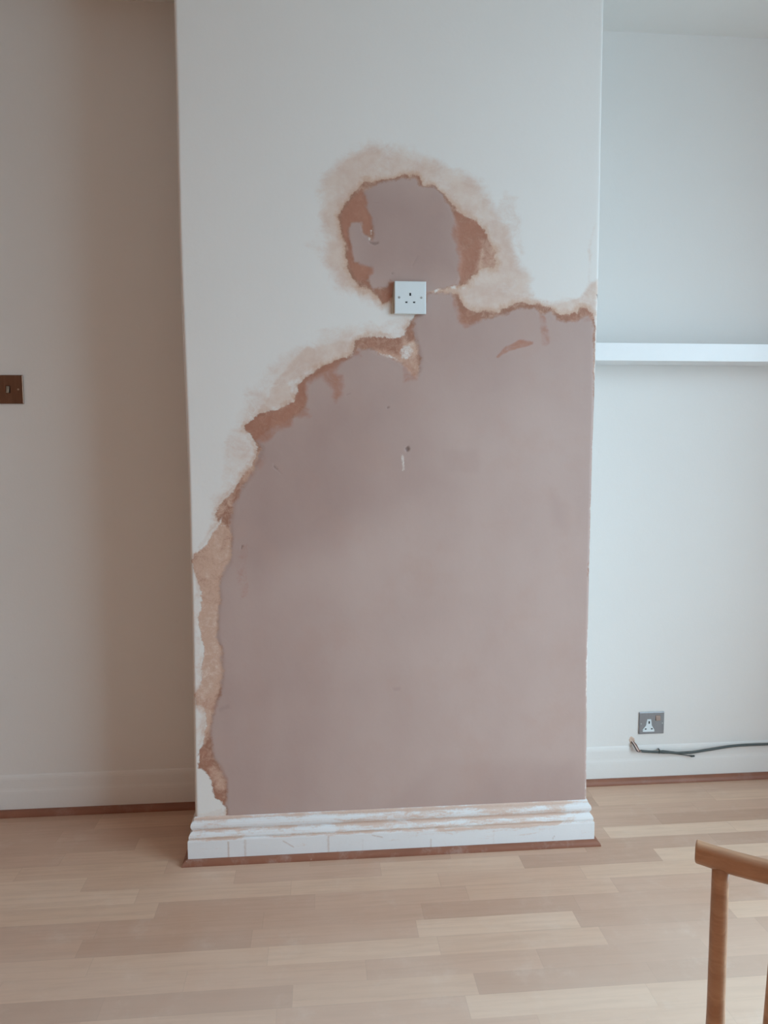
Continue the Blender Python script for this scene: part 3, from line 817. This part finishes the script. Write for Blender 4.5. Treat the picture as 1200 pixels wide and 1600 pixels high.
# ------------------------------------------------------------------ loose cable along the right skirting
M_SHEATH = simple('grey_black_sheath', (0.085, 0.10, 0.10), 0.5, 0.3, var=0.2)
def cable():
    t = empty('electric_cable', (1.457, 0.346, 0.117))
    tag(t, 'dark grey cable stapled along the top of the right alcove skirting with bare ends', 'cable')
    o = Vector((1.457, 0.34, 0.120))
    P = [(1.457,.340,.1195),(1.49,.338,.1165),(1.522,.337,.1150),(1.537,.336,.1150),(1.56,.337,.1120),(1.591,.339,.1075),(1.626,.339,.1075),(1.649,.339,.1085),(1.707,.339,.1155),(1.776,.3395,.1235),(1.835,.340,.1262),(1.917,.340,.1262),(2.1,.342,.124),(2.385,.342,.122)]
    R = [.0044,.0044,.0048,.0060,.0050,.0046] + [.0046]*8
    tube('sheath', [Vector(p)-o for p in P], R, M_SHEATH, t, n=10)
    tube('bare_wire', [Vector(p)-o for p in ((1.462,.3405,.1200),(1.452,.338,.1215),(1.446,.335,.130),(1.441,.340,.141),(1.437,.352,.147),(1.436,.364,.149))], .0027, simple('brown_insulation', (0.16, 0.07, 0.045), 0.4, 0.4), t, n=8)['label'] = 'brown core wire'
    tube('bare_wire', [Vector(p)-o for p in ((1.462,.3395,.1192),(1.449,.336,.1195),(1.440,.332,.126),(1.434,.338,.138),(1.431,.350,.146),(1.430,.364,.148))], .0024, simple('dark_core', (0.10, 0.08, 0.075), 0.4, 0.4), t, n=8)['label'] = 'dark core wire'
    tube('bare_wire', [Vector(p)-o for p in ((1.462,.3385,.1188),(1.450,.337,.1200),(1.443,.332,.128),(1.4375,.338,.139),(1.434,.352,.147),(1.433,.364,.149))], .0026, simple('pink_white_core', (0.75, 0.60, 0.55), 0.4, 0.4), t, n=8)['label'] = 'pale pink core wire'
    # staples clipping it to the skirting
    cl = tube('cable_clip', [Vector(p)-o for p in ((1.520,.348,.1120),(1.521,.334,.1125),(1.524,.332,.1190),(1.525,.349,.1215))], .0022, M_SHEATH, t, n=8)
    tail_shadow = tube('cable_end_shadow', [Vector(p)-o for p in ((1.585,.340,.1035),(1.610,.341,.0995),(1.632,.339,.0965),(1.640,.336,.0955),(1.650,.335,.0962))], [.0010,.0014,.0018,.0040,.0034], M_SHEATH, t, n=8)  # dark cable end, its thin shadow line modelled as a strand
    # ragged hole in the wall behind the wire ends
cable()
# chipped ring of plaster round the hole the wires leave through
bm = bmesh.new(); random.seed(4); n = 22
ring = []
for i in range(n):
    a = 2*PI*i/n; r = 0.011 + random.uniform(-.002, .002)
    ring.append((bm.verts.new((r*math.cos(a), 0, r*math.sin(a)*1.1)), bm.verts.new((0.6*r*math.cos(a), -0.0022, 0.66*r*math.sin(a))), bm.verts.new((0.45*r*math.cos(a), -0.0006, 0.5*r*math.sin(a)))))
for i in range(n):
    a, b = ring[i], ring[(i+1) % n]
    bm.faces.new((a[0], b[0], b[1], a[1])); bm.faces.new((a[1], b[1], b[2], a[2]))
bm.faces.new([r[2] for r in ring])
wo = from_bm('filler_ring', bm, simple('tan_filler', (0.66, 0.50, 0.41), 0.8, 0.2, var=0.15, scale=120), smooth=True)
wo.location = (1.432, DR, 0.150)
tag(wo, 'small chipped ring of tan filler where the cable cores leave the wall', 'wall filler')

# ------------------------------------------------------------------ wooden chair (only its back rail is in the picture)
def wood_mat(name, a, b):
    k = NT(name, 0.38, 0.45)
    co = k.n.new('ShaderNodeTexCoord')
    g = k.noise(9, 6, 0.6, vec=co.outputs['Object'], stretch=(1.2, 6, 6), dist=0.8)
    g2 = k.noise(60, 3, 0.6, vec=co.outputs['Object'], stretch=(0.6, 3, 3))
    col = k.mix(k.mapr(g, 0.3, 0.7), a, b)
    col = k.mix(k.mapr(g2, 0.5, 0.75, 0, 0.3), col, tuple(c*0.7 for c in a))
    k.color(col); k.normal(k.bump(g2, 0.1, 0.0004)); return k.m
M_CHAIR = wood_mat('stained_beech', (0.44, 0.245, 0.145), (0.58, 0.36, 0.225))
def chair():
    A = Vector((0.738, -1.361, 0))
    u = Vector((0.837, -0.547, 0)).normalized()     # along the back rail
    Lr = 0.43; TOP = 0.7715
    mid = A + u * (Lr/2)
    t = empty('dining_chair', (mid.x, mid.y, 0))
    t.rotation_euler = (0, 0, math.atan2(u.y, u.x))
    tag(t, 'brown wooden chair with a plain crest rail over slim round spindles, at the right foreground', 'chair')
    # local frame: x along rail, y backwards (away from seat), z up
    half = Lr/2
    prof = []
    bm = bmesh.new(); N = 24; hh, tt = 0.0225, 0.017
    rows = []
    for i in range(N+1):
        f = i/N; x = -half + Lr*f; e = abs(2*f-1)
        lift = 0.003*max(0, (e-0.75)/0.25)**2
        yb = -0.004*(1-e*e)
        row = []
        for py, pz in ((-tt/2+.004, -hh), (-tt/2, -hh+.006), (-tt/2, -.004), (-tt/2+.004, 0), (tt/2-.004, 0), (tt/2, -.004), (tt/2, -hh+.006), (tt/2-.004, -hh)):
            row.append(bm.verts.new((x, yb + py, TOP + lift + pz)))
        rows.append(row)
    for i in range(N):
        for k in range(8):
            bm.faces.new((rows[i][k], rows[i][(k+1) % 8], rows[i+1][(k+1) % 8], rows[i+1][k]))
    bm.faces.new(rows[0]); bm.faces.new(rows[-1][::-1])
    rail = from_bm('crest_rail', bm, M_CHAIR, t, bevel=0.002)
    zt = TOP - hh + 0.004
    post = 0.024
    for sx in (-1, 1):
        x = sx*(half - post)
        tube('leg', [(x, 0, zt), (x*0.995, 0.0, 0.60), (x*0.985, -0.004, 0.42), (x*1.02, 0.010, 0.2), (x*1.06, 0.03, 0.0)], [.0082,.0088,.013,.015,.012], M_CHAIR, t, n=16)
        tube('leg', [(x*0.95, -0.37, 0.435), (x*0.98, -0.375, 0.2), (x*1.0, -0.385, 0.0)], [.015,.0165,.012], M_CHAIR, t, n=16)
    for i in range(6):
        x = -half + post + (Lr - 2*post)*(i+1)/7
        tube('spindle', [(x, 0, zt), (x*1.022, -0.001, 0.6), (x*1.04, -0.006, 0.44)], [.0055,.0075,.006], M_CHAIR, t, n=12)
    # saddle seat
    bm = bmesh.new(); rows = []
    for i in range(13):
        fy = i/12; w = 0.205 + 0.015*fy - 0.02*max(0, (fy-0.85)/0.15)**2 - 0.012*max(0, (0.12-fy)/0.12)**2
        row = []
        for j in range(13):
            g = j/12*2-1
            dip = 0.010*(1-g*g)*math.sin(PI*min(1, fy*1.1))
            row.append((bm.verts.new((g*w, 0.015-0.41*fy, 0.455-dip)), bm.verts.new((g*w*0.96, 0.010-0.40*fy, 0.428))))
        rows.append(row)
    for i in range(12):
        for j in range(12):
            a, b, c, d = rows[i][j], rows[i][j+1], rows[i+1][j+1], rows[i+1][j]
            bm.faces.new((a[0], b[0], c[0], d[0])); bm.faces.new((a[1], d[1], c[1], b[1]))
    for i in range(12):
        for j in (0, 12): bm.faces.new((rows[i][j][0], rows[i+1][j][0], rows[i+1][j][1], rows[i][j][1]))
        for r in (0, 12): bm.faces.new((rows[r][i][0], rows[r][i+1][0], rows[r][i+1][1], rows[r][i][1]))
    from_bm('seat', bm, M_CHAIR, t, bevel=0.004)
    for sx in (-1, 1):
        x = sx*(half-post)
        tube('stretcher', [(x*1.01, 0.008, 0.2), (x, -0.18, 0.2), (x*0.98, -0.375, 0.2)], [.008,.010,.008], M_CHAIR, t, n=12)
    tube('stretcher', [(-(half-post), -0.18, 0.2), (0, -0.18, 0.2), ((half-post), -0.18, 0.2)], [.008,.010,.008], M_CHAIR, t, n=12)
chair()

# ------------------------------------------------------------------ added pendant lamp (unseen behind the camera, made up for warm fill)
pl = empty('added_pendant', (0.1, -2.75, H)); tag(pl, 'unseen pendant lamp with a wide shade, added for warm fill', 'lamp')
tube('added_flex', [(0, 0, 0), (0, 0, -0.30)], .003, M_DARK, pl, n=8)
bm = bmesh.new(); n = 32
a = [bm.verts.new((0.07*math.cos(2*PI*i/n), 0.07*math.sin(2*PI*i/n), -0.30)) for i in range(n)]
b = [bm.verts.new((0.19*math.cos(2*PI*i/n), 0.19*math.sin(2*PI*i/n), -0.46)) for i in range(n)]
for i in range(n): bm.faces.new((a[i], a[(i+1) % n], b[(i+1) % n], b[i]))
bm.faces.new(a)
from_bm('added_lamp_shade', bm, simple('added_linen_shade', (0.7, 0.6, 0.45), 0.8, 0.1), pl, smooth=True)
